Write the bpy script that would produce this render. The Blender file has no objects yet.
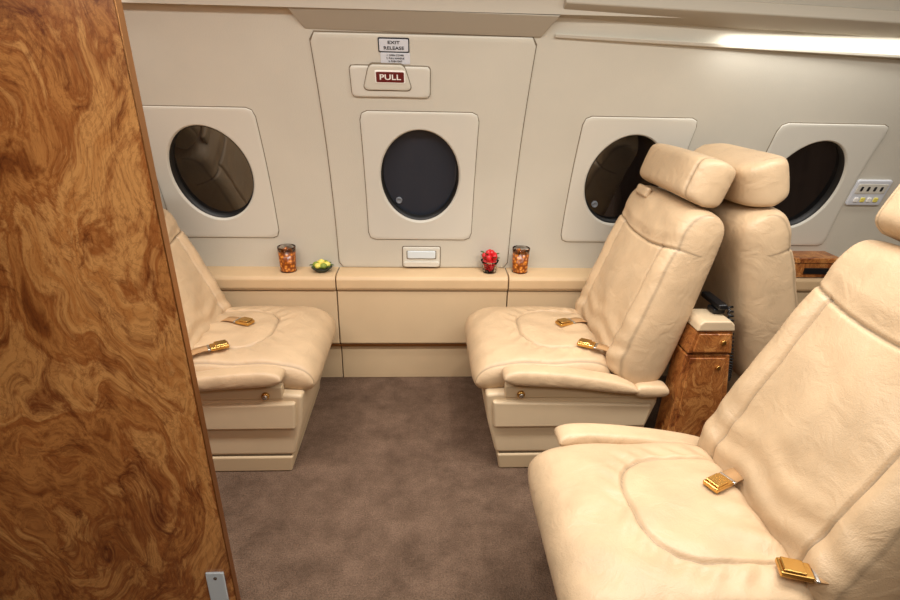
import bpy, bmesh, math, random
from mathutils import Vector, Matrix
random.seed(4)
S = bpy.context.scene
C = S.collection
try:
    S.view_settings.view_transform = 'Standard'
    S.view_settings.look = 'None'
except Exception as e:
    print(e)

# ------------------------------------------------------------------ materials
def srgb(r, g, b):
    f = lambda c: (c/255/12.92) if c/255 <= .04045 else ((c/255+.055)/1.055)**2.4
    return (f(r), f(g), f(b), 1)

def newmat(name):
    m = bpy.data.materials.new(name); m.use_nodes = True
    nt = m.node_tree; b = nt.nodes['Principled BSDF']
    return m, nt, b

def N(nt, t, **kw):
    n = nt.nodes.new(t)
    for k, v in kw.items():
        if k in n.inputs: n.inputs[k].default_value = v
        else: setattr(n, k, v)
    return n

def mat_simple(name, col, rough=.5, metal=0, bump=0, bscale=200, var=0, vscale=6, coat=0):
    m, nt, b = newmat(name)
    b.inputs['Base Color'].default_value = col
    b.inputs['Roughness'].default_value = rough
    b.inputs['Metallic'].default_value = metal
    b.inputs['Coat Weight'].default_value = coat
    tc = N(nt, 'ShaderNodeTexCoord')
    if bump:
        n = N(nt, 'ShaderNodeTexNoise', Scale=bscale, Detail=3.0)
        nt.links.new(tc.outputs['Object'], n.inputs['Vector'])
        bp = N(nt, 'ShaderNodeBump', Strength=bump, Distance=.002)
        nt.links.new(n.outputs['Fac'], bp.inputs['Height'])
        nt.links.new(bp.outputs['Normal'], b.inputs['Normal'])
    if var:
        n = N(nt, 'ShaderNodeTexNoise', Scale=vscale, Detail=4.0)
        nt.links.new(tc.outputs['Object'], n.inputs['Vector'])
        r = N(nt, 'ShaderNodeValToRGB')
        r.color_ramp.elements[0].position = .3; r.color_ramp.elements[1].position = .7
        r.color_ramp.elements[0].color = tuple(c*(1-var) for c in col[:3])+(1,)
        r.color_ramp.elements[1].color = tuple(min(1, c*(1+var)) for c in col[:3])+(1,)
        nt.links.new(n.outputs['Fac'], r.inputs['Fac'])
        nt.links.new(r.outputs['Color'], b.inputs['Base Color'])
    return m

def mat_leather(name, col):
    m, nt, b = newmat(name)
    b.inputs['Roughness'].default_value = .46
    b.inputs['Specular IOR Level'].default_value = .5
    tc = N(nt, 'ShaderNodeTexCoord')
    n = N(nt, 'ShaderNodeTexNoise', Scale=9.0, Detail=5.0)
    nt.links.new(tc.outputs['Object'], n.inputs['Vector'])
    r = N(nt, 'ShaderNodeValToRGB')
    r.color_ramp.elements[0].position = .3; r.color_ramp.elements[1].position = .72
    r.color_ramp.elements[0].color = tuple(c*.87 for c in col[:3])+(1,)
    r.color_ramp.elements[1].color = tuple(min(1, c*1.06) for c in col[:3])+(1,)
    nt.links.new(n.outputs['Fac'], r.inputs['Fac'])
    at = N(nt, 'ShaderNodeAttribute'); at.attribute_name = 'seam'
    mx = N(nt, 'ShaderNodeMix', data_type='RGBA', blend_type='MIX')
    nt.links.new(at.outputs['Fac'], mx.inputs['Factor'])
    nt.links.new(r.outputs['Color'], mx.inputs['A'])
    mx.inputs['B'].default_value = tuple(c*.36 for c in col[:3])+(1,)
    nt.links.new(mx.outputs['Result'], b.inputs['Base Color'])
    v = N(nt, 'ShaderNodeTexVoronoi', Scale=300.0)
    nt.links.new(tc.outputs['Object'], v.inputs['Vector'])
    n2 = N(nt, 'ShaderNodeTexNoise', Scale=13.0, Detail=4.0, Distortion=1.2)
    nt.links.new(tc.outputs['Object'], n2.inputs['Vector'])
    b1 = N(nt, 'ShaderNodeBump', Strength=.4, Distance=.001)
    nt.links.new(v.outputs['Distance'], b1.inputs['Height'])
    b2 = N(nt, 'ShaderNodeBump', Strength=.40, Distance=.012)
    nt.links.new(n2.outputs['Fac'], b2.inputs['Height'])
    nt.links.new(b1.outputs['Normal'], b2.inputs['Normal'])
    nt.links.new(b2.outputs['Normal'], b.inputs['Normal'])
    return m

def mat_burl(name, scale=1.0, rough=.28):
    m, nt, b = newmat(name)
    tc = N(nt, 'ShaderNodeTexCoord')
    mp = N(nt, 'ShaderNodeMapping'); mp.inputs['Scale'].default_value = (scale, scale, scale*.62)
    mp.inputs['Rotation'].default_value = (0, .35, 0)
    nt.links.new(tc.outputs['Object'], mp.inputs['Vector'])
    nA = N(nt, 'ShaderNodeTexNoise', Scale=3.0, Detail=3.0)
    nt.links.new(mp.outputs['Vector'], nA.inputs['Vector'])
    mixv = N(nt, 'ShaderNodeVectorMath', operation='MULTIPLY_ADD')
    nt.links.new(nA.outputs['Color'], mixv.inputs[0]); mixv.inputs[1].default_value = (.5, .5, .5)
    nt.links.new(mp.outputs['Vector'], mixv.inputs[2])
    n1 = N(nt, 'ShaderNodeTexNoise', Scale=4.0, Detail=14.0, Roughness=.67, Distortion=.8)
    nt.links.new(mixv.outputs[0], n1.inputs['Vector'])
    r = N(nt, 'ShaderNodeValToRGB'); cr = r.color_ramp
    cr.elements[0].position = .31; cr.elements[0].color = srgb(92, 42, 18)
    cr.elements[1].position = .74; cr.elements[1].color = srgb(236, 186, 120)
    for p, c in ((.39, (148, 84, 38)), (.46, (200, 134, 72)), (.505, (162, 94, 44)), (.56, (220, 158, 92)), (.63, (190, 122, 62))):
        e = cr.elements.new(p); e.color = srgb(*c)
    nt.links.new(n1.outputs['Fac'], r.inputs['Fac'])
    w = N(nt, 'ShaderNodeTexWave', Scale=18.0, Distortion=16.0, Detail=8.0)
    w.inputs['Detail Scale'].default_value = 1.5; w.inputs['Detail Roughness'].default_value = .7
    nt.links.new(mixv.outputs[0], w.inputs['Vector'])
    mx = N(nt, 'ShaderNodeMix', data_type='RGBA', blend_type='MULTIPLY')
    mx.inputs['Factor'].default_value = .36
    nt.links.new(r.outputs['Color'], mx.inputs['A'])
    r2 = N(nt, 'ShaderNodeValToRGB')
    r2.color_ramp.elements[0].color = (.36, .22, .13, 1); r2.color_ramp.elements[1].color = (1, 1, 1, 1)
    r2.color_ramp.elements[1].position = .36
    nt.links.new(w.outputs['Fac'], r2.inputs['Fac'])
    nt.links.new(r2.outputs['Color'], mx.inputs['B'])
    n3 = N(nt, 'ShaderNodeTexNoise', Scale=5.0, Detail=12.0, Roughness=.76, Distortion=1.8)
    nt.links.new(mixv.outputs[0], n3.inputs['Vector'])
    r3 = N(nt, 'ShaderNodeValToRGB')
    r3.color_ramp.elements[0].position = .36; r3.color_ramp.elements[0].color = (.26, .08, .025, 1)
    r3.color_ramp.elements[1].position = .46; r3.color_ramp.elements[1].color = (1, 1, 1, 1)
    nt.links.new(n3.outputs['Fac'], r3.inputs['Fac'])
    mx2 = N(nt, 'ShaderNodeMix', data_type='RGBA', blend_type='MULTIPLY')
    mx2.inputs['Factor'].default_value = .8
    nt.links.new(mx.outputs['Result'], mx2.inputs['A']); nt.links.new(r3.outputs['Color'], mx2.inputs['B'])
    # broad tonal drift across the sheet of veneer
    n4 = N(nt, 'ShaderNodeTexNoise', Scale=1.6, Detail=2.0)
    nt.links.new(mp.outputs['Vector'], n4.inputs['Vector'])
    r4 = N(nt, 'ShaderNodeValToRGB')
    r4.color_ramp.elements[0].position = .38; r4.color_ramp.elements[0].color = (.58, .50, .40, 1)
    r4.color_ramp.elements[1].position = .58; r4.color_ramp.elements[1].color = (1, 1, 1, 1)
    nt.links.new(n4.outputs['Fac'], r4.inputs['Fac'])
    mx3 = N(nt, 'ShaderNodeMix', data_type='RGBA', blend_type='MULTIPLY'); mx3.inputs['Factor'].default_value = .8
    nt.links.new(mx2.outputs['Result'], mx3.inputs['A']); nt.links.new(r4.outputs['Color'], mx3.inputs['B'])
    nt.links.new(mx3.outputs['Result'], b.inputs['Base Color'])
    b.inputs['Roughness'].default_value = rough
    b.inputs['Coat Weight'].default_value = .3
    b.inputs['Coat Roughness'].default_value = .15
    return m

M_leather = mat_leather('tan_leather', srgb(200, 172, 137))
M_shell = mat_simple('cream_seat_shell', srgb(204, 182, 149), .45, var=.04)
M_shell2 = mat_simple('tan_plinth', srgb(192, 169, 135), .55)
M_wall = mat_simple('cabin_wall_cream', srgb(197, 192, 178), .6, bump=.4, bscale=300, var=.045, vscale=2.2)
M_plate = mat_simple('window_plate_cream', srgb(204, 200, 188), .5, bump=.15, bscale=350)
M_header = mat_simple('header_beige', srgb(168, 159, 143), .6)
M_ceil = mat_simple('ceiling_cream', srgb(192, 186, 172), .7, bump=.2)
M_ledge = mat_simple('ledge_tan_leather', srgb(204, 175, 136), .5, bump=.25, bscale=260, var=.05)
M_panel = mat_simple('lower_panel_tan', srgb(204, 179, 143), .55, bump=.25, bscale=260, var=.03)
M_aisle = mat_simple('aisle_wall_tan', srgb(140, 118, 92), .7, bump=.2)
M_gold = mat_simple('gold_metal', srgb(216, 172, 98), .25, 1)
M_brass = mat_simple('brass_strip', srgb(176, 126, 80), .4, 1)
M_chrome = mat_simple('brushed_steel', srgb(200, 200, 200), .25, 1)
M_seam = mat_simple('seam_shadow_gap', srgb(116, 104, 86), .9)
M_dark = mat_simple('black_plastic', srgb(18, 18, 20), .4)
M_gasket = mat_simple('window_gasket', srgb(12, 12, 12), .5)
M_glint = mat_simple('grey_pane_glint', srgb(120, 124, 130), .3)  # grey painted as the lamp reflection spots on the panes
M_red = mat_simple('pull_label_red', srgb(96, 20, 18), .5)
M_white = mat_simple('white_print', srgb(235, 232, 225), .6)
M_black = mat_simple('black_print', srgb(30, 30, 34), .6)
M_sign = mat_simple('sign_grey', srgb(205, 208, 214), .5)
M_blue = mat_simple('switch_plate_white', srgb(210, 220, 225), .4)
M_burl = mat_burl('burl_wood_veneer', 1.0)
M_burl2 = mat_burl('burl_wood_small', 2.2, .35)
M_box = mat_burl('humidor_wood', 3.0, .4)
M_straw = mat_simple('strawberry_red', srgb(196, 20, 28), .35, bump=.5, bscale=400)
M_green = mat_simple('leaf_green', srgb(60, 92, 36), .6)
M_lime = mat_simple('petal_lime', srgb(130, 146, 56), .6)
M_yellow = mat_simple('petal_yellow', srgb(226, 212, 100), .5)
M_dish = mat_simple('dark_dish', srgb(44, 50, 36), .3)
M_strap = mat_simple('belt_webbing', srgb(176, 136, 92), .8, bump=.6, bscale=500)

# carpet
m, nt, b = newmat('brown_carpet')
tc = N(nt, 'ShaderNodeTexCoord')
n = N(nt, 'ShaderNodeTexNoise', Scale=6.5, Detail=10.0, Roughness=.75)
n2 = N(nt, 'ShaderNodeTexNoise', Scale=200.0, Detail=3.0)
for q in (n, n2): nt.links.new(tc.outputs['Object'], q.inputs['Vector'])
r = N(nt, 'ShaderNodeValToRGB')
r.color_ramp.elements[0].position = .36; r.color_ramp.elements[0].color = srgb(88, 70, 57)
r.color_ramp.elements[1].position = .64; r.color_ramp.elements[1].color = srgb(118, 96, 80)
nt.links.new(n.outputs['Fac'], r.inputs['Fac'])
mx = N(nt, 'ShaderNodeMix', data_type='RGBA', blend_type='OVERLAY'); mx.inputs['Factor'].default_value = .7
nt.links.new(r.outputs['Color'], mx.inputs['A']); nt.links.new(n2.outputs['Fac'], mx.inputs['B'])
nt.links.new(mx.outputs['Result'], b.inputs['Base Color'])
bp = N(nt, 'ShaderNodeBump', Strength=1.0, Distance=.006)
nt.links.new(n2.outputs['Fac'], bp.inputs['Height']); nt.links.new(bp.outputs['Normal'], b.inputs['Normal'])
b.inputs['Roughness'].default_value = 1; b.inputs['Specular IOR Level'].default_value = .1
M_carpet = m

def mat_window(name, col, io=1.45):
    m, nt, b = newmat(name)
    b.inputs['Base Color'].default_value = col
    b.inputs['Roughness'].default_value = .04
    b.inputs['IOR'].default_value = io
    b.inputs['Specular IOR Level'].default_value = .8
    return m
M_glassD = mat_window('dark_window_glass', srgb(8, 9, 12), 1.9)
M_glassC = mat_window('grey_window_glass', srgb(42, 47, 56))

m, nt, b = newmat('clear_glass')
b.inputs['Transmission Weight'].default_value = 1; b.inputs['Roughness'].default_value = .02
b.inputs['IOR'].default_value = 1.15
M_glass = m
m, nt, b = newmat('iced_tea')
tc = N(nt, 'ShaderNodeTexCoord')
v = N(nt, 'ShaderNodeTexVoronoi', Scale=70.0)
nt.links.new(tc.outputs['Object'], v.inputs['Vector'])
r = N(nt, 'ShaderNodeValToRGB')
r.color_ramp.elements[0].color = srgb(244, 190, 100); r.color_ramp.elements[1].color = srgb(124, 60, 14)
r.color_ramp.elements[1].position = .6
e_ = r.color_ramp.elements.new(.25); e_.color = srgb(210, 124, 40)
nt.links.new(v.outputs['Distance'], r.inputs['Fac']); nt.links.new(r.outputs['Color'], b.inputs['Base Color'])
bpn = N(nt, 'ShaderNodeBump', Strength=.6, Distance=.003)
nt.links.new(v.outputs['Distance'], bpn.inputs['Height']); nt.links.new(bpn.outputs['Normal'], b.inputs['Normal'])
b.inputs['Roughness'].default_value = .12; b.inputs['Coat Weight'].default_value = .3
M_tea = m

# ------------------------------------------------------------------ helpers
def empty(name, loc=(0, 0, 0), scale=(1, 1, 1)):
    e = bpy.data.objects.new(name, None); C.objects.link(e)
    e.location = loc; e.scale = scale; e.empty_display_size = .05
    return e

def mkmesh(name, verts, faces, mat, smooth=True, seam=None):
    me = bpy.data.meshes.new(name)
    me.from_pydata([tuple(v) for v in verts], [], faces)
    me.materials.append(mat)
    if seam:
        at = me.attributes.new('seam', 'FLOAT', 'POINT'); at.data.foreach_set('value', seam)
    bm = bmesh.new(); bm.from_mesh(me)
    if not seam: bmesh.ops.remove_doubles(bm, verts=bm.verts, dist=1e-6)
    bmesh.ops.recalc_face_normals(bm, faces=bm.faces)
    bm.to_mesh(me); bm.free()
    if smooth:
        for p in me.polygons: p.use_smooth = True
    return me

def obj(name, me, parent=None, bevel=0, seg=3):
    o = bpy.data.objects.new(name, me); C.objects.link(o)
    if parent: o.parent = parent
    if bevel:
        md = o.modifiers.new('bevel', 'BEVEL'); md.width = bevel; md.segments = seg
        md.limit_method = 'ANGLE'; md.angle_limit = math.radians(25); md.harden_normals = True
    return o

def prism_xz(name, pts, y0, y1, mat, parent=None, bevel=.01, taper=0, seg=3):
    n = len(pts)
    v = [(x, y0, z) for x, z in pts] + [(x, y1, z) for x, z in pts]
    f = [tuple(range(n)), tuple(range(n, 2*n))] + [(i, (i+1) % n, n+(i+1) % n, n+i) for i in range(n)]
    return obj(name, mkmesh(name, v, f, mat, True), parent, bevel, seg)

def box(name, x, y, z, mat, parent=None, bevel=.005, seg=3):
    return prism_xz(name, [(x[0], z[0]), (x[1], z[0]), (x[1], z[1]), (x[0], z[1])], y[0], y[1], mat, parent, bevel, seg=seg)

def pad_mesh(name, U, V, fmap, fT, detail, mat, nu=90, nv=90, p=9, k=.05, q=2.0):
    """closed upholstered pad: u,v in [-1,1]; detail returns height or (height, seam)"""
    def sp(i, n):
        s = -1+2*i/n
        return math.copysign(1-(1-abs(s))**1.3, s)
    verts = []; idx = {}; sm = []
    for side in (1, -1):
        for i in range(nu+1):
            for j in range(nv+1):
                border = i in (0, nu) or j in (0, nv)
                if side == -1 and border:
                    idx[(side, i, j)] = idx[(1, i, j)]; continue
                u = sp(i, nu); v = sp(j, nv)
                e = (max(0, 1-abs(u)**p)*max(0, 1-abs(v)**p))**(1/q)
                x = U*u*(1-k*abs(v)**7); y = V*v*(1-k*abs(u)**7)
                h = side*fT(x, y)/2*e
                s_ = 0
                if side == 1:
                    d = detail(x, y)
                    if isinstance(d, tuple): d, s_ = d
                    h += d*e
                idx[(side, i, j)] = len(verts)
                verts.append(fmap(x, y, h)); sm.append(min(1, s_))
    faces = []
    for side in (1, -1):
        for i in range(nu):
            for j in range(nv):
                faces.append((idx[(side, i, j)], idx[(side, i+1, j)], idx[(side, i+1, j+1)], idx[(side, i, j+1)]))
    return mkmesh(name, verts, faces, mat, True, sm)

def lathe(name, prof, mat, parent, loc, n=32):
    v = []; f = []
    for r_, z_ in prof:
        for i in range(n):
            a = 2*math.pi*i/n
            v.append((r_*math.cos(a), r_*math.sin(a), z_))
    m_ = len(prof)
    for k_ in range(m_-1):
        for i in range(n):
            f.append((k_*n+i, k_*n+(i+1) % n, (k_+1)*n+(i+1) % n, (k_+1)*n+i))
    f.append(tuple(range(n))); f.append(tuple((m_-1)*n+i for i in range(n)))
    o = obj(name, mkmesh(name, v, f, mat), parent); o.location = loc
    return o

def cyl(name, p0, p1, r_, mat, parent, n=24):
    p0 = Vector(p0); p1 = Vector(p1); d = (p1-p0)
    q_ = d.to_track_quat('Z', 'Y').to_matrix()
    v = []; L = d.length
    for z_, rr in ((0, r_*.85), (0.002, r_), (L-.002, r_), (L, r_*.85)):
        for i in range(n):
            a = 2*math.pi*i/n
            v.append(p0+q_ @ Vector((rr*math.cos(a), rr*math.sin(a), z_)))
    f = [tuple(range(n)), tuple(3*n+i for i in range(n))]
    for k_ in range(3):
        for i in range(n): f.append((k_*n+i, k_*n+(i+1) % n, (k_+1)*n+(i+1) % n, (k_+1)*n+i))
    return obj(name, mkmesh(name, v, f, mat), parent)

def sstep(a, b_, x):
    t = max(0, min(1, (x-a)/(b_-a))); return t*t*(3-2*t)

# ------------------------------------------------------------------ cabin shell
X0, X1 = -2.6, 3.3
def Yw(z):
    s = z-.55
    return 2.54-.0743*s-.2648*s*s
def P(x, z, o=0):
    fp = -.0743-.5296*(z-.55)
    L = math.sqrt(1+fp*fp)
    return (x, Yw(z)-o/L, z+o*fp/L)

WIN = [(-1.84, 1.03, 0), (-.928, 1.032, 0), (-.018, 1.032, 1), (.908, 1.022, 0), (1.755, 1.01, 0), (2.68, 1.01, 0)]
RX, RZ = .176, .213
nx = 400; nz = 90; zt = 1.72; zb = .50
vs = []; fs = []
for i in range(nx+1):
    for j in range(nz+1):
        vs.append(P(X0+(X1-X0)*i/nx, zb+(zt-zb)*j/nz))
for i in range(nx):
    for j in range(nz):
        cx = X0+(X1-X0)*(i+.5)/nx; cz = zb+(zt-zb)*(j+.5)/nz
        if any(((cx-w[0])/(RX+.025))**2+((cz-w[1])/(RZ+.025))**2 < 1 for w in WIN): continue
        a = i*(nz+1)+j
        fs.append((a, a+nz+1, a+nz+2, a+1))
obj('wall_window_side', mkmesh('wall_window_side', vs, fs, M_wall))

def rrect(cx, cz, hw, hh, r_, n=96, tw=0):
    pts = []
    for i in range(n):
        a = 2*math.pi*(i+.5)/n
        c, s = math.cos(a), math.sin(a)
        lo, hi = 0, 3
        for _ in range(30):
            mid = (lo+hi)/2
            x = abs(mid*c); z = abs(mid*s)
            dx = max(x-(hw-r_), 0); dz = max(z-(hh-r_), 0)
            ins = (math.hypot(dx, dz) < r_) and x < hw and z < hh
            if ins: lo = mid
            else: hi = mid
        x = lo*c; z = lo*s
        pts.append((cx+x*(1+tw*z/hh), cz+z))
    return pts
def oval(cx, cz, rx, rz, n=96):
    return [(cx+rx*math.cos(2*math.pi*(i+.5)/n), cz+rz*math.sin(2*math.pi*(i+.5)/n)) for i in range(n)]

def rings_mesh(name, rings, mat, cap=False):
    n = len(rings[0]); v = [p for r_ in rings for p in r_]; f = []
    for k_ in range(len(rings)-1):
        for i in range(n): f.append((k_*n+i, k_*n+(i+1) % n, (k_+1)*n+(i+1) % n, (k_+1)*n+i))
    if cap: f.append(tuple((len(rings)-1)*n+i for i in range(n)))
    return mkmesh(name, v, f, mat)

def lerp_out(A, B, t): return [(a[0]+(b_[0]-a[0])*t, a[1]+(b_[1]-a[1])*t) for a, b_ in zip(A, B)]

def wall_plate(name, outer, o, mat, parent, steps=8, back=-.004, inner=None, edge=.003, base=0):
    cx = sum(p[0] for p in outer)/len(outer); cz = sum(p[1] for p in outer)/len(outer)
    if inner is None: inner2 = [(cx+(p[0]-cx)*.01, cz+(p[1]-cz)*.01) for p in outer]
    else: inner2 = inner
    def shrink(A, d):
        return [(cx+(p[0]-cx)*(1-d/max(.02, math.hypot(p[0]-cx, p[1]-cz))), cz+(p[1]-cz)*(1-d/max(.02, math.hypot(p[0]-cx, p[1]-cz)))) for p in A]
    rings = [[P(x, z, base+back) for x, z in outer], [P(x, z, base+o-edge) for x, z in outer]]
    o1 = shrink(outer, edge*.3); rings.append([P(x, z, base+o-edge*.3) for x, z in o1])
    o2 = shrink(outer, edge)
    for k_ in range(steps+1):
        rings.append([P(x, z, base+o) for x, z in lerp_out(o2, inner2, k_/steps)])
    return obj(name, rings_mesh(name, rings, mat, cap=inner is None), parent)

for wi, (cx, cz, kind) in enumerate(WIN):
    e = empty('window_%d' % (wi+1))
    out = rrect(cx, cz-.01, .243, .296, .03, tw=.0)
    base = .008 if kind == 1 else 0
    seam = rrect(cx, cz-.01, .2458, .2988, .033)
    wall_plate('plate_gap', seam, .0015, M_seam, e, inner=oval(cx, cz, RX+.03, RZ+.03), base=base, back=-.001, edge=.0005)
    inn = oval(cx, cz, RX+.006, RZ+.006)
    wall_plate('plate', out, .006, M_plate, e, inner=inn, base=base)
    rev = [[P(x, z, base+.006) for x, z in oval(cx, cz, RX+.006, RZ+.006)],
           [P(x, z, base+.004) for x, z in oval(cx, cz, RX+.001, RZ+.001)],
           [P(x, z, base-.004) for x, z in oval(cx, cz, RX-.003, RZ-.003)],
           [P(x, z, base-.02) for x, z in oval(cx, cz, RX-.006, RZ-.006)]]
    obj('reveal', rings_mesh('reveal', rev, M_plate), e)
    gk = [[P(x, z, base-.004) for x, z in oval(cx, cz, RX-.0015, RZ-.0015)],
          [P(x, z, base-.003) for x, z in oval(cx, cz, RX-.006, RZ-.006)],
          [P(x, z, base-.040) for x, z in oval(cx, cz, RX-.012, RZ-.012)]]
    obj('gasket', rings_mesh('gasket', gk, M_gasket), e)
    gl = [[P(x, z, -.034) for x, z in oval(cx, cz, (RX-.004)*t, (RZ-.004)*t)] for t in (1, .8, .6, .4, .2, .02)]
    obj('pane', rings_mesh('pane', gl, M_glassC if kind == 1 else M_glassD, cap=True), e)
    if wi in (2, 3):  # small grey disc stands in for a round lamp reflection in the pane
        kx, kz = cx-.098, cz-.128
        kn = [[P(x, z, o_) for x, z in oval(kx, kz, r_, r_, 24)] for r_, o_ in ((.015, -.036), (.0145, -.026), (.011, -.024), (.010, -.027), (.002, -.027))]
        obj('pane_glint', rings_mesh('pane_glint', kn, M_glint, cap=True), e)

# emergency exit door panel
door = empty('door_1')
def rect_pts(x0, x1, z0, z1, r_=.01, n=160):
    return rrect((x0+x1)/2, (z0+z1)/2, (x1-x0)/2, (z1-z0)/2, r_, n)
doorO = rect_pts(-.413, .413, .5745, 1.588, .008, 128)
gapO = rect_pts(-.4165, .4165, .574, 1.592, .010, 128)
def ang_match(outer, ocx, ocz, rx, rz):
    res = []
    for p in outer:
        a = math.atan2((p[1]-ocz)/rz, (p[0]-ocx)/rx)
        res.append((ocx+rx*math.cos(a), ocz+rz*math.sin(a)))
    return res
wall_plate('gap_seal', gapO, .002, M_seam, door, steps=24, inner=ang_match(gapO, -.018, 1.032, RX+.03, RZ+.03), edge=.0005)
wall_plate('door_panel', doorO, .008, M_wall, door, steps=24, inner=ang_match(doorO, -.018, 1.032, RX+.028, RZ+.028), edge=.004)

def slab_prof(name, prof, x0, x1, mat, parent=None, x0b=None, x1b=None, bevel=.003, slope=0):
    n = len(prof); zmin = min(p[1] for p in prof); zmax = max(p[1] for p in prof)
    x0b = x0 if x0b is None else x0b; x1b = x1 if x1b is None else x1b
    v = []
    for s in (0, 1):
        for y, z in prof:
            t = (z-zmin)/(zmax-zmin)
            x = (x0b+(x0-x0b)*t) if s == 0 else (x1b+(x1-x1b)*t)
            v.append((x, y, z+slope*(x)))
    f = [tuple(range(n)), tuple(range(n, 2*n))]+[(i, (i+1) % n, n+(i+1) % n, n+i) for i in range(n)]
    return obj(name, mkmesh(name, v, f, mat), parent, bevel)
slab_prof('trim_1', [(Yw(1.592)-.006, 1.592), (Yw(1.592)+.03, 1.60), (2.20, 1.66), (2.095, 1.662), (2.088, 1.655)], -.475, .475, M_header, None, -.425, .425, slope=-.01)
prof = [(2.085, 1.655), (2.06, 1.70), (1.98, 1.78), (1.84, 1.85), (1.6, 1.90), (1.2, 1.93), (.8, 1.94), (.4, 1.93), (0, 1.90), (-.3, 1.82), (-.5, 1.68), (-.6, 1.5)]
v = []; f = []
xs = [X0, -.475, .475, 1.4, X1]
for x in xs:
    for y, z in prof: v.append((x, y, z))
n = len(prof)
for i in range(len(xs)-1):
    for j in range(n-1): f.append((i*n+j, (i+1)*n+j, (i+1)*n+j+1, i*n+j+1))
obj('ceiling', mkmesh('ceiling', v, f, M_ceil))
v = [(X0, -.6, 0), (X1, -.6, 0), (X1, -.6, 1.5), (X0, -.6, 1.5)]
obj('wall_aisle_side', mkmesh('wall_aisle_side', v, [(0, 1, 2, 3)], M_aisle, False))
for nm, x in (('wall_forward', X0), ('wall_aft', X1)):
    obj(nm, mkmesh(nm, [(x, -.6, 0), (x, 2.6, 0), (x, 2.6, 2), (x, -.6, 2)], [(0, 1, 2, 3)], M_aisle, False))
obj('floor', mkmesh('floor', [(X0, -.6, 0), (X1, -.6, 0), (X1, 2.6, 0), (X0, 2.6, 0)], [(0, 1, 2, 3)], M_carpet, False))
slab_prof('trim_2', [(2.12, 1.665), (2.30, 1.665), (2.30, 1.74), (2.05, 1.74), (2.04, 1.70)], .475, X1, M_header, bevel=.006, slope=-.028)
slab_prof('trim_3', [(2.12, 1.680), (2.30, 1.680), (2.30, 1.74), (2.05, 1.74), (2.04, 1.71)], X0, -.475, M_wall, bevel=.010)
rail = empty('cove_light_rail')
slab_prof('rail', [(2.165, 1.602), (2.26, 1.602), (2.26, 1.614), (2.155, 1.614)], .475, X1, M_ceil, rail, bevel=.003, slope=-.03)

for i, (a, b_) in enumerate(((X0, -.418), (-.413, .403), (.408, X1))):
    slab_prof('trim_%d' % (i+4), [(2.412, .497), (2.404, .512), (2.404, .553), (2.412, .567), (2.43, .573), (2.56, .573), (2.56, .497)], a, b_, M_ledge, bevel=.004)
lp = empty('baseboard_window_side')
for i, (a, b_) in enumerate(((X0, -.418), (-.413, .403), (.408, X1))):
    slab_prof('upper_panel', [(2.43, .203), (2.416, .215), (2.420, .492), (2.56, .492), (2.56, .203)], a, b_, M_panel, lp, bevel=.004)
    slab_prof('kick_panel', [(2.448, 0), (2.448, .188), (2.56, .188), (2.56, 0)], a, b_, M_panel, lp, bevel=.003)
box('brass_strip', (X0, X1), (2.430, 2.56), (.189, .202), M_brass, lp, bevel=.002)
box('backing', (X0, X1), (2.47, 2.56), (.0, .57), M_seam, lp, bevel=0)

# exit handle housing
hh = empty('exit_release_handle')
hx, hz = -.130, 1.431
wall_plate('housing_outline', rrect(hx, hz, .155, .058, .014), .0100, M_seam, hh, edge=.001)
wall_plate('housing', rrect(hx, hz, .152, .055, .012), .018, M_plate, hh, edge=.004)
wall_plate('handle_outline', rrect(hx-.012, hz+.018, .083, .048, .02, tw=-.18), .0195, M_seam, hh, edge=.0008)
wall_plate('handle', rrect(hx-.012, hz+.019, .080, .045, .018, tw=-.18), .025, M_wall, hh, edge=.004)
wall_plate('label_plate', rrect(hx, hz+.024, .058, .023, .004), .027, M_white, hh, edge=.001)
wall_plate('label', rrect(hx, hz+.024, .053, .0185, .003), .028, M_red, hh, edge=.0005)
def text(name, s, x, z, o, size, mat, parent, sx=1):
    cu = bpy.data.curves.new(name, 'FONT'); cu.body = s; cu.size = size; cu.align_x = 'CENTER'; cu.align_y = 'CENTER'
    cu.extrude = .0004; cu.materials.append(mat); cu.offset = size*.012
    ob = bpy.data.objects.new(name, cu); C.objects.link(ob); ob.parent = parent
    lean = math.atan(.0743+.5296*(z-.55))
    ob.rotation_euler = (math.pi/2+lean, 0, 0); ob.location = P(x, z, o); ob.scale = (sx, 1, 1)
    return ob
text('label_text', 'PULL', hx, hz+.024, .0288, .030, M_white, hh, 1.25)
sg = empty('exit_release_sign')
wall_plate('plate_dark', rrect(-.112, 1.556, .057, .024, .003), .0105, M_black, sg, edge=.0005)
wall_plate('plate_light', rrect(-.112, 1.556, .053, .020, .002), .0115, M_sign, sg, edge=.0005)
wall_plate('plate_lower', rrect(-.108, 1.512, .055, .019, .002), .0105, M_sign, sg, edge=.0005)
text('text_1', 'EXIT', -.112, 1.565, .0122, .017, M_black, sg, 1.3)
text('text_2', 'RELEASE', -.112, 1.547, .0122, .017, M_black, sg, 1.2)
for i, t in enumerate(('1. OPEN COVER', '2. PULL HANDLE', '3. PUSH EXIT')):
    text('text_%d' % (i+3), t, -.108, 1.523-.010*i, .0112, .009, M_black, sg, 1.0)

lt = empty('door_latch_box')
wall_plate('outline', rrect(-.012, .634, .094, .056, .008), .0095, M_seam, lt, edge=.001)
wall_plate('bezel', rrect(-.012, .634, .090, .052, .007), .018, M_plate, lt, edge=.004)
wall_plate('recess', rrect(-.012, .648, .072, .022, .005), .0195, M_seam, lt, edge=.001)
wall_plate('flap', rrect(-.012, .650, .068, .019, .004), .026, M_blue, lt, edge=.003)
wall_plate('lip', rrect(-.012, .600, .086, .013, .004), .028, M_plate, lt, edge=.003)

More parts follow.
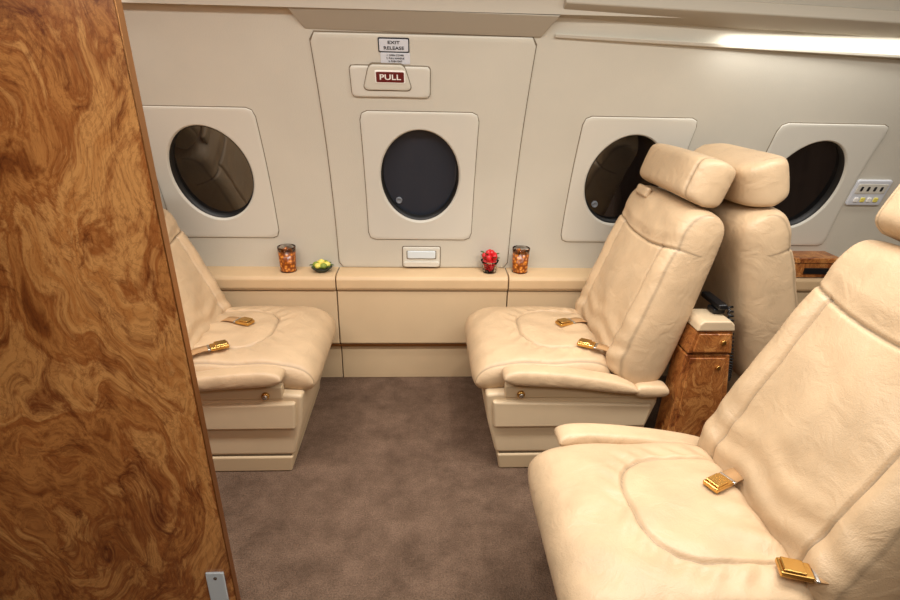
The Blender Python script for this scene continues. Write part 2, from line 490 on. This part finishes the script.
sp_ = empty('switch_panel')
wall_plate('plate', rrect(2.09, .985, .083, .062, .006), .010, M_sign, sp_, edge=.002)
wall_plate('legend', rrect(2.09, 1.006, .072, .024, .003), .0115, M_plate, sp_, edge=.001)
for i in range(4):
    wall_plate('button_%d' % i, rrect(2.042+i*.032, .952, .010, .010, .003), .015, M_yellow if i % 2 else M_white, sp_, edge=.001)
    wall_plate('icon_%d' % i, rrect(2.042+i*.032, 1.006, .006, .011, .003), .013, M_black, sp_, edge=.001)

# ------------------------------------------------------------------ seats
W = .62
CY = W/2+.005
def roundbox_sd(x, y, hx, hy, r_):
    qx = abs(x)-hx+r_; qy = abs(y)-hy+r_
    return math.hypot(max(qx, 0), max(qy, 0))+min(max(qx, qy), 0)-r_
def g(d, w): return math.exp(-(d/w)**2)

def cmap(x, y, h):
    X = x+.265
    t = max(0, (.16-X)/.16)
    z = .402+h-.035*t*t
    X -= .012*math.sin(min(1, max(0, (h+.07)/.14))*math.pi)*(1 if X < .1 else 0)
    return (X, CY+y, z)
def cT(x, y): return .135
def cdet(x, y):
    X = x+.265
    sd = roundbox_sd(X-.60, y, .40, .175, .13)
    d = -.011*g(sd, .005)
    d += .010*sstep(0, -.05, sd)*.5
    d += .007*math.cos(min(1, abs(y)/.29)*math.pi/2)
    for s in (-1, 1): d -= .006*g(y-s*.266, .0045)
    d += .0040*math.sin(y*70+math.sin(X*20)*1.5)*sstep(.28, .5, X)
    d += .0028*math.sin((X*1.0+abs(y)*.8)*95)*g(sd-.03, .03)
    d += .0034*math.sin(X*31+math.sin(y*17)*2)*math.sin(y*23+1)
    return d, .8*g(sd, .0028)+.65*g(abs(y)-.266, .0028)
cushion_me = pad_mesh('seat_cushion', .265, .29, cmap, cT, cdet, M_leather, 150, 180, p=11, k=.05)

Bx, Bz = .50, .40
th = math.radians(16.5)
dx, dz = math.sin(th), math.cos(th)
L = .70
def bw(v_): return 1-.08*sstep(.15, .72, v_)
def bmap(x, y, h):
    v_ = y+L/2
    px = dx*v_-dz*(h-.100+.02*(v_/L)); pz = dz*v_+dx*(h-.100)
    return (px, CY-.022+x*bw(v_), pz)
def bT(x, y):
    v_ = (y+L/2)/L
    return .228-.055*v_
def bdet(x, y):
    v_ = y+L/2; ax = abs(x)
    seamx = .190+.02*(v_/L)
    top = .545-.035*(1-(x/.29)**2)
    d = .014*sstep(seamx, seamx+.04, ax)*(1-sstep(.48, .6, v_))
    s_ = .8*g(v_-top, .0028)
    if v_ < top+.004:
        d -= .011*g(ax-seamx, .005); s_ += .8*g(ax-seamx, .0028)
    d -= .011*g(v_-top, .005)
    d += .012*math.sin(min(1, v_/.5)*math.pi)*(1-sstep(0, .2, ax))
    d += .010*sstep(top+.01, top+.06, v_)
    d += .0040*math.sin(v_*85+math.sin(x*25))*(1-sstep(.05, .28, v_))
    d += .0030*math.sin(x*27+math.sin(v_*15)*2)*math.sin(v_*19+1)
    return d, s_+.6*g(ax-.290, .0028)
back_me = pad_mesh('backrest', .308, L/2, bmap, bT, bdet, M_leather, 150, 190, p=13, k=.035)

HC = L+.082
def hmap(x, y, h):
    v_ = HC+y
    wrap = .020*(x/.22)**2
    px = dx*v_-dz*(h-.055+wrap*.5+.0); pz = dz*v_+dx*(h-.055)
    return (px, CY-.022+x, pz)
def hdet(x, y):
    return .006*math.cos(y/.09*1.4)-.006*g(abs(x)-.208, .005), .65*g(abs(x)-.208, .003)
head_me = pad_mesh('headrest', .246, .082, hmap, lambda x, y: .172, hdet, M_leather, 130, 50, p=7, k=.04)
tab_me = pad_mesh('headrest_tab', .055, .020, lambda x, y, h: (dx*(L-.035+y)-dz*(h+.010), CY+.11+x, dz*(L-.035+y)+dx*(h+.010)), lambda x, y: .03, lambda x, y: 0, M_leather, 24, 14, p=6, k=.03)

def prism_me(name, pts, y0, y1, mat):
    n = len(pts)
    v = [(x, y0, z) for x, z in pts]+[(x, y1, z) for x, z in pts]
    f = [tuple(range(n)), tuple(range(n, 2*n))]+[(i, (i+1) % n, n+(i+1) % n, n+i) for i in range(n)]
    return mkmesh(name, v, f, mat)
shell_me = prism_me('base_shell', [(.035, .345), (.045, .23), (.085, .075), (.64, .075), (.70, .30), (.70, .375), (.66, .39), (.10, .35)], .0, W, M_shell)
plinth_me = prism_me('base_plinth', [(.092, .070), (.102, 0), (.61, 0), (.62, .070)], -.004, W-.012, M_shell2)
gap_me = prism_me('base_gap', [(.100, .09), (.100, .064), (.61, .064), (.61, .09)], .004, W-.016, M_seam)
sidepan_me = prism_me('side_panel', [(.060, .322), (.070, .205), (.66, .205), (.675, .290), (.675, .305)], -.018, .012, M_shell)
box_me = prism_me('arm_pocket', [(.105, .385), (.105, .332), (.62, .325), (.66, .335), (.66, .372), (.60, .378)], -.006, .03, M_shell2)
def amap(x, y, h):
    X = x+.345
    t = (X-.09)/.5
    z = .437-.055*t+h*(1-.30*t)+(.012*math.sin(t*3.14))
    return (X, -.012+y, z)
arm_me = pad_mesh('armrest_pad', .255, .040, amap, lambda x, y: .066, lambda x, y: .004, M_leather, 60, 24, p=6, k=.02)
armt_me = pad_mesh('armrest_rear', .065, .034, lambda x, y, h: (x+.655, -.010+y, .372+h), lambda x, y: .05, lambda x, y: .002, M_leather, 24, 16, p=5, k=.04)

def belt(parent, x, y, ang, kind):
    ca, sa = math.cos(ang), math.sin(ang)
    def T(p): return (x+p[0]*ca-p[1]*sa, y+p[0]*sa+p[1]*ca, .484+p[2])
    def bx(nm, a, b_, c, mat, bv):
        v = [T((i, j, k_)) for i in a for j in b_ for k_ in c]
        f = [(0, 1, 3, 2), (4, 5, 7, 6), (0, 1, 5, 4), (2, 3, 7, 6), (0, 2, 6, 4), (1, 3, 7, 5)]
        obj(nm, mkmesh(nm, v, f, mat), parent, bv)
    bx('buckle_body', (-.036, .030), (-.022, .022), (.000, .014), M_gold, .004)
    bx('buckle_flap', (-.030, .014), (-.019, .019), (.015, .020), M_gold, .003)
    bx('buckle_bar', (.030, .040), (-.024, .024), (.004, .011), M_chrome, .003)
    pts = [(.028, .008), (.05, .010), (.075, .008), (.10, .002), (.13, -.02)]
    v = []; f = []
    for px, pz in pts:
        for w_ in (-.022, .022): v.append(T((px, w_, pz)))
    for px, pz in pts:
        for w_ in (-.022, .022): v.append(T((px, w_, pz-.003)))
    m_ = len(pts)
    for i in range(m_-1):
        a = 2*i; f.append((a, a+1, a+3, a+2)); f.append((a+2*m_, a+1+2*m_, a+3+2*m_, a+2+2*m_))
        f.append((a, a+2, a+2+2*m_, a+2*m_)); f.append((a+1, a+3, a+3+2*m_, a+1+2*m_))
    obj('belt_strap', mkmesh('belt_strap', v, f, M_strap), parent)

def seat(ox, oy, sx, sy, rec, belts, zs=1.0, bxo=0.0):
    e = empty('aircraft_seat', (ox, oy, 0), (sx, sy, 1))
    obj('cushion', cushion_me, e)
    a = math.radians(rec)
    off = dz*L*(zs-1)
    for nm, me in (('backrest', back_me), ('headrest', head_me), ('headrest_tab', tab_me)):
        o = obj(nm, me, e); o.rotation_euler = (0, a, 0)
        if nm == 'backrest':
            o.location = (Bx+bxo, 0, Bz); o.scale = (1, 1, zs)
        else:
            o.location = (Bx+bxo+off*math.sin(a), 0, Bz+off*math.cos(a))
    obj('base_shell', shell_me, e, .014, 4); obj('base_plinth', plinth_me, e, .008)
    obj('base_gap', gap_me, e)
    obj('side_panel', sidepan_me, e, .010, 4); obj('arm_pocket', box_me, e, .006)
    obj('armrest_pad', arm_me, e); obj('armrest_rear', armt_me, e)
    cyl('recline_knob_ring', (.165, -.006, .352), (.165, -.020, .352), .0145, M_gold, e)
    cyl('recline_knob', (.165, -.018, .352), (.165, -.026, .352), .009, M_chrome, e)
    for b_ in belts: belt(e, *b_, 0)
    return e
seat(.20, 1.735, 1, 1, 1.0, [(.44, .13, -.5), (.40, .33, .4)])
seat(-.415, 1.735, -1, 1, 2, [(.36, .12, -.5), (.33, .34, .4)], .83, -.05)
seat(1.945, 1.735, -1, 1, 0, [(.42, .14, -.4), (.40, .36, .4)])
seat(.315, 1.34, 1, -1, 8.5, [(.45, .26, -.45), (.48, .53, .3)], 1.13)

# ------------------------------------------------------------------ console between seats
cs = empty('side_console_cabinet')
prism_xz('body', [(.935, 0), (1.18, 0), (1.155, .30), (1.12, .53), (.955, .53)], 1.70, 1.80, M_burl2, cs, .006)
prism_xz('upper_body', [(.957, .536), (1.122, .536), (1.108, .625), (.974, .625)], 1.698, 1.80, M_burl2, cs, .004)
prism_xz('top_cap', [(.970, .628), (1.112, .628), (1.105, .655), (1.09, .668), (.992, .668), (.977, .655)], 1.690, 1.81, M_shell, cs, .007)
prism_xz('drawer_face', [(.972, .545), (1.108, .545), (1.098, .618), (.984, .618)], 1.690, 1.70, M_burl2, cs, .004)
prism_xz('burl_door', [(.965, .06), (1.150, .06), (1.130, .30), (1.103, .518), (.970, .518)], 1.694, 1.702, M_burl2, cs, .003)
cyl('lock', (1.075, 1.690, .585), (1.075, 1.682, .585), .010, M_gold, cs)
cyl('lock_burl', (1.08, 1.695, .48), (1.08, 1.686, .48), .009, M_gold, cs)
ph = empty('cabin_phone')
box('cradle', (1.05, 1.095), (1.75, 1.80), (.669, .69), M_dark, ph, .006)
box('handset', (1.055, 1.09), (1.73, 1.87), (.692, .715), M_dark, ph, .008)
cu = bpy.data.curves.new('cord', 'CURVE'); cu.dimensions = '3D'; cu.bevel_depth = .004
sp = cu.splines.new('POLY'); K = 240; sp.points.add(K)
for i in range(K+1):
    t = i/K
    a = t*2*math.pi*26
    sp.points[i].co = (1.10+.055*math.sin(t*2.0)+.008*math.cos(a), 1.735+.008*math.sin(a), .705-.30*math.sin(t*math.pi*.5), 1)
cu.materials.append(M_dark)
o = bpy.data.objects.new('cord', cu); C.objects.link(o); o.parent = ph

# ------------------------------------------------------------------ burl partition
bp_ = empty('burl_wood_partition')
prism_xz('panel', [(-2.0, 0), (-.449, 0), (-.475, 1.925), (-2.0, 1.925)], .95, .968, M_burl, bp_, .002)
prism_xz('edge_trim', [(-.4485, 0), (-.446, 0), (-.472, 1.925), (-.4745, 1.925)], .949, .969, M_brass, bp_, .001)
box('cover_plate', (-.510, -.468), (.944, .950), (.235, .365), M_blue, bp_, .002)
cyl('plate_screw', (-.488, .944, .35), (-.488, .942, .35), .004, M_chrome, bp_)

# ------------------------------------------------------------------ small things on ledge
LZ = .573
def tumbler(x, y):
    e = empty('iced_tea_glass', (x, y, LZ))
    R = .042; H = .122
    lathe('tea', [(R*.86, .003), (R*.88, .006), (R*.965, .098), (.001, .099)], M_tea, e, (0, 0, 0))
    lathe('glass_rim', [(R*.972, .098), (R, H), (R-.002, H), (R*.94, .1)], M_glass, e, (0, 0, 0))
    lathe('foot', [(R*.80, 0), (R*.90, .001), (R*.90, .006), (R*.86, .007)], M_glass, e, (0, 0, 0))
    for i in range(3):
        a = i*2.1
        s_ = .010
        b0 = box('ice_%d' % i, (-s_, s_), (-s_, s_), (-s_, s_), M_tea, e, .003)
        b0.location = (.019*math.cos(a), .019*math.sin(a), .100); b0.rotation_euler = (a, a*2, .3)
tumbler(-.648, 2.478); tumbler(.468, 2.478)

def blob(name, mat, parent, loc, r_, sz=1.2, pt=.35, n=16):
    v = []; f = []
    m_ = 10
    for j in range(m_+1):
        p_ = math.pi*j/m_
        rr = math.sin(p_)*r_*(1-pt*(1-math.cos(p_))/2*.8)
        for i in range(n):
            a = 2*math.pi*i/n
            v.append((rr*math.cos(a), rr*math.sin(a), math.cos(p_)*r_*sz))
    for j in range(m_):
        for i in range(n): f.append((j*n+i, j*n+(i+1) % n, (j+1)*n+(i+1) % n, (j+1)*n+i))
    o = obj(name, mkmesh(name, v, f, mat), parent); o.location = loc
    return o
def leaf(name, parent, loc, rot, l=.03, w=.012):
    v = []; f = []
    for i in range(7):
        t = i/6; ww = w*math.sin(t*math.pi)**.7 if 0 < i < 6 else 0.0005
        for s in (-1, 0, 1): v.append((t*l, s*ww, .004*abs(s)+.010*t*(1-t)))
    for i in range(6):
        for s in (0, 1): a = i*3+s; f.append((a, a+1, a+4, a+3))
    o = obj(name, mkmesh(name, v, f, M_green), parent); o.location = loc; o.rotation_euler = rot
sb = empty('strawberry_bowl', (.318, 2.472, LZ))
lathe('bowl', [(.030, 0), (.034, .004), (.036, .045), (.044, .060), (.0415, .060), (.033, .044), (.031, .008), (.001, .006)], M_glass, sb, (0, 0, 0))
k_ = 0
for z_, rr, cnt in ((.024, .013, 3), (.052, .020, 5), (.078, .024, 5), (.094, .010, 3)):
    for i in range(cnt):
        a = 2*math.pi*i/cnt+z_*40
        o = blob('strawberry_%d' % k_, M_straw, sb, (rr*math.cos(a), rr*math.sin(a), z_), .0165)
        o.rotation_euler = (random.uniform(-.6, .6), random.uniform(-.6, .6), a)
        k_ += 1
for i in range(9):
    leaf('leaf_%d' % i, sb, (.026*math.cos(i*1.3), .026*math.sin(i*1.3), .058+.004*i), (0, -.5, i*1.3), .026, .009)
yb = empty('flower_dish', (-.488, 2.472, LZ))
lathe('dish', [(.026, 0), (.028, .003), (.050, .022), (.047, .022), (.026, .007), (.001, .006)], M_dish, yb, (0, 0, 0))
for i in range(7):
    a = i*2*math.pi/6; rr = .026 if i < 6 else 0
    blob('bloom_%d' % i, M_yellow if i % 2 == 0 else M_lime, yb, (rr*math.cos(a), rr*math.sin(a), .034+(.012 if i == 6 else 0)), .017, .85, .1)
for i in range(8):
    leaf('leaf_%d' % i, yb, (.020*math.cos(i*.8), .020*math.sin(i*.8), .024), (0, -.15, i*.8), .038, .011)

hb = empty('wooden_box')
box('case', (1.80, 2.02), (2.41, 2.53), (LZ, LZ+.072), M_box, hb, .004)
box('lid', (1.795, 2.025), (2.405, 2.535), (LZ+.074, LZ+.10), M_box, hb, .005)
box('clasp', (1.85, 1.97), (2.402, 2.41), (LZ+.02, LZ+.05), M_dark, hb, .002)

# ------------------------------------------------------------------ lights
def area(name, loc, size, sizey, energy, col=(1, .97, .925), rot=(0, 0, 0)):
    l = bpy.data.lights.new(name, 'AREA'); l.shape = 'RECTANGLE'; l.size = size; l.size_y = sizey
    l.energy = energy; l.color = col
    o = bpy.data.objects.new(name, l); C.objects.link(o); o.location = loc; o.rotation_euler = rot
    return o
area('ceiling_light', (.2, 1.25, 1.895), 3.6, .2, 56)
area('ceiling_light.001', (.3, .1, 1.84), 3.0, .35, 20, rot=(math.radians(25), 0, 0))
area('cove_light', (2.0, 2.12, 1.592), 1.8, .03, 3.8, rot=(math.radians(35), 0, 0))
def spot(name, loc, tgt, e, ang, blend=.6):
    l = bpy.data.lights.new(name, 'SPOT'); l.energy = e; l.spot_size = math.radians(ang); l.spot_blend = blend
    l.color = (1, .95, .88); l.shadow_soft_size = .03
    o = bpy.data.objects.new(name, l); C.objects.link(o); o.location = loc
    o.rotation_euler = (Vector(tgt)-Vector(loc)).to_track_quat('-Z', 'Y').to_euler()
spot('reading_light', (-.80, 1.95, 1.80), (-.62, 2.05, .5), 26, 70)
spot('reading_light.001', (.45, 1.85, 1.82), (.42, 2.0, .5), 26, 70)
spot('reading_light.002', (.75, .95, 1.88), (.6, 1.0, .5), 14, 70)
spot('reading_light.003', (-1.02, 1.98, 1.76), (-1.06, 2.26, 1.45), 1.6, 60, 1)

w = bpy.data.worlds.new('world'); S.world = w; w.use_nodes = True
w.node_tree.nodes['Background'].inputs[0].default_value = (.5, .48, .45, 1)
w.node_tree.nodes['Background'].inputs[1].default_value = .3

# ------------------------------------------------------------------ camera
cam = bpy.data.cameras.new('camera'); co = bpy.data.objects.new('camera', cam); C.objects.link(co)
cam.sensor_width = 36; cam.lens = 540*36/900; cam.clip_start = .02
th_, ph_, ro = math.radians(22.5), math.radians(3), math.radians(1.25)
fw = Vector((math.sin(ph_)*math.cos(th_), math.cos(ph_)*math.cos(th_), -math.sin(th_)))
rt = Vector((math.cos(ph_), -math.sin(ph_), 0)); up = rt.cross(fw)
r2_ = rt*math.cos(ro)+up*math.sin(ro); u2_ = up*math.cos(ro)-rt*math.sin(ro)
mt = Matrix((r2_, u2_, -fw)).transposed().to_4x4(); mt.translation = Vector((0, 0, 1.45))
co.matrix_world = mt
S.camera = co
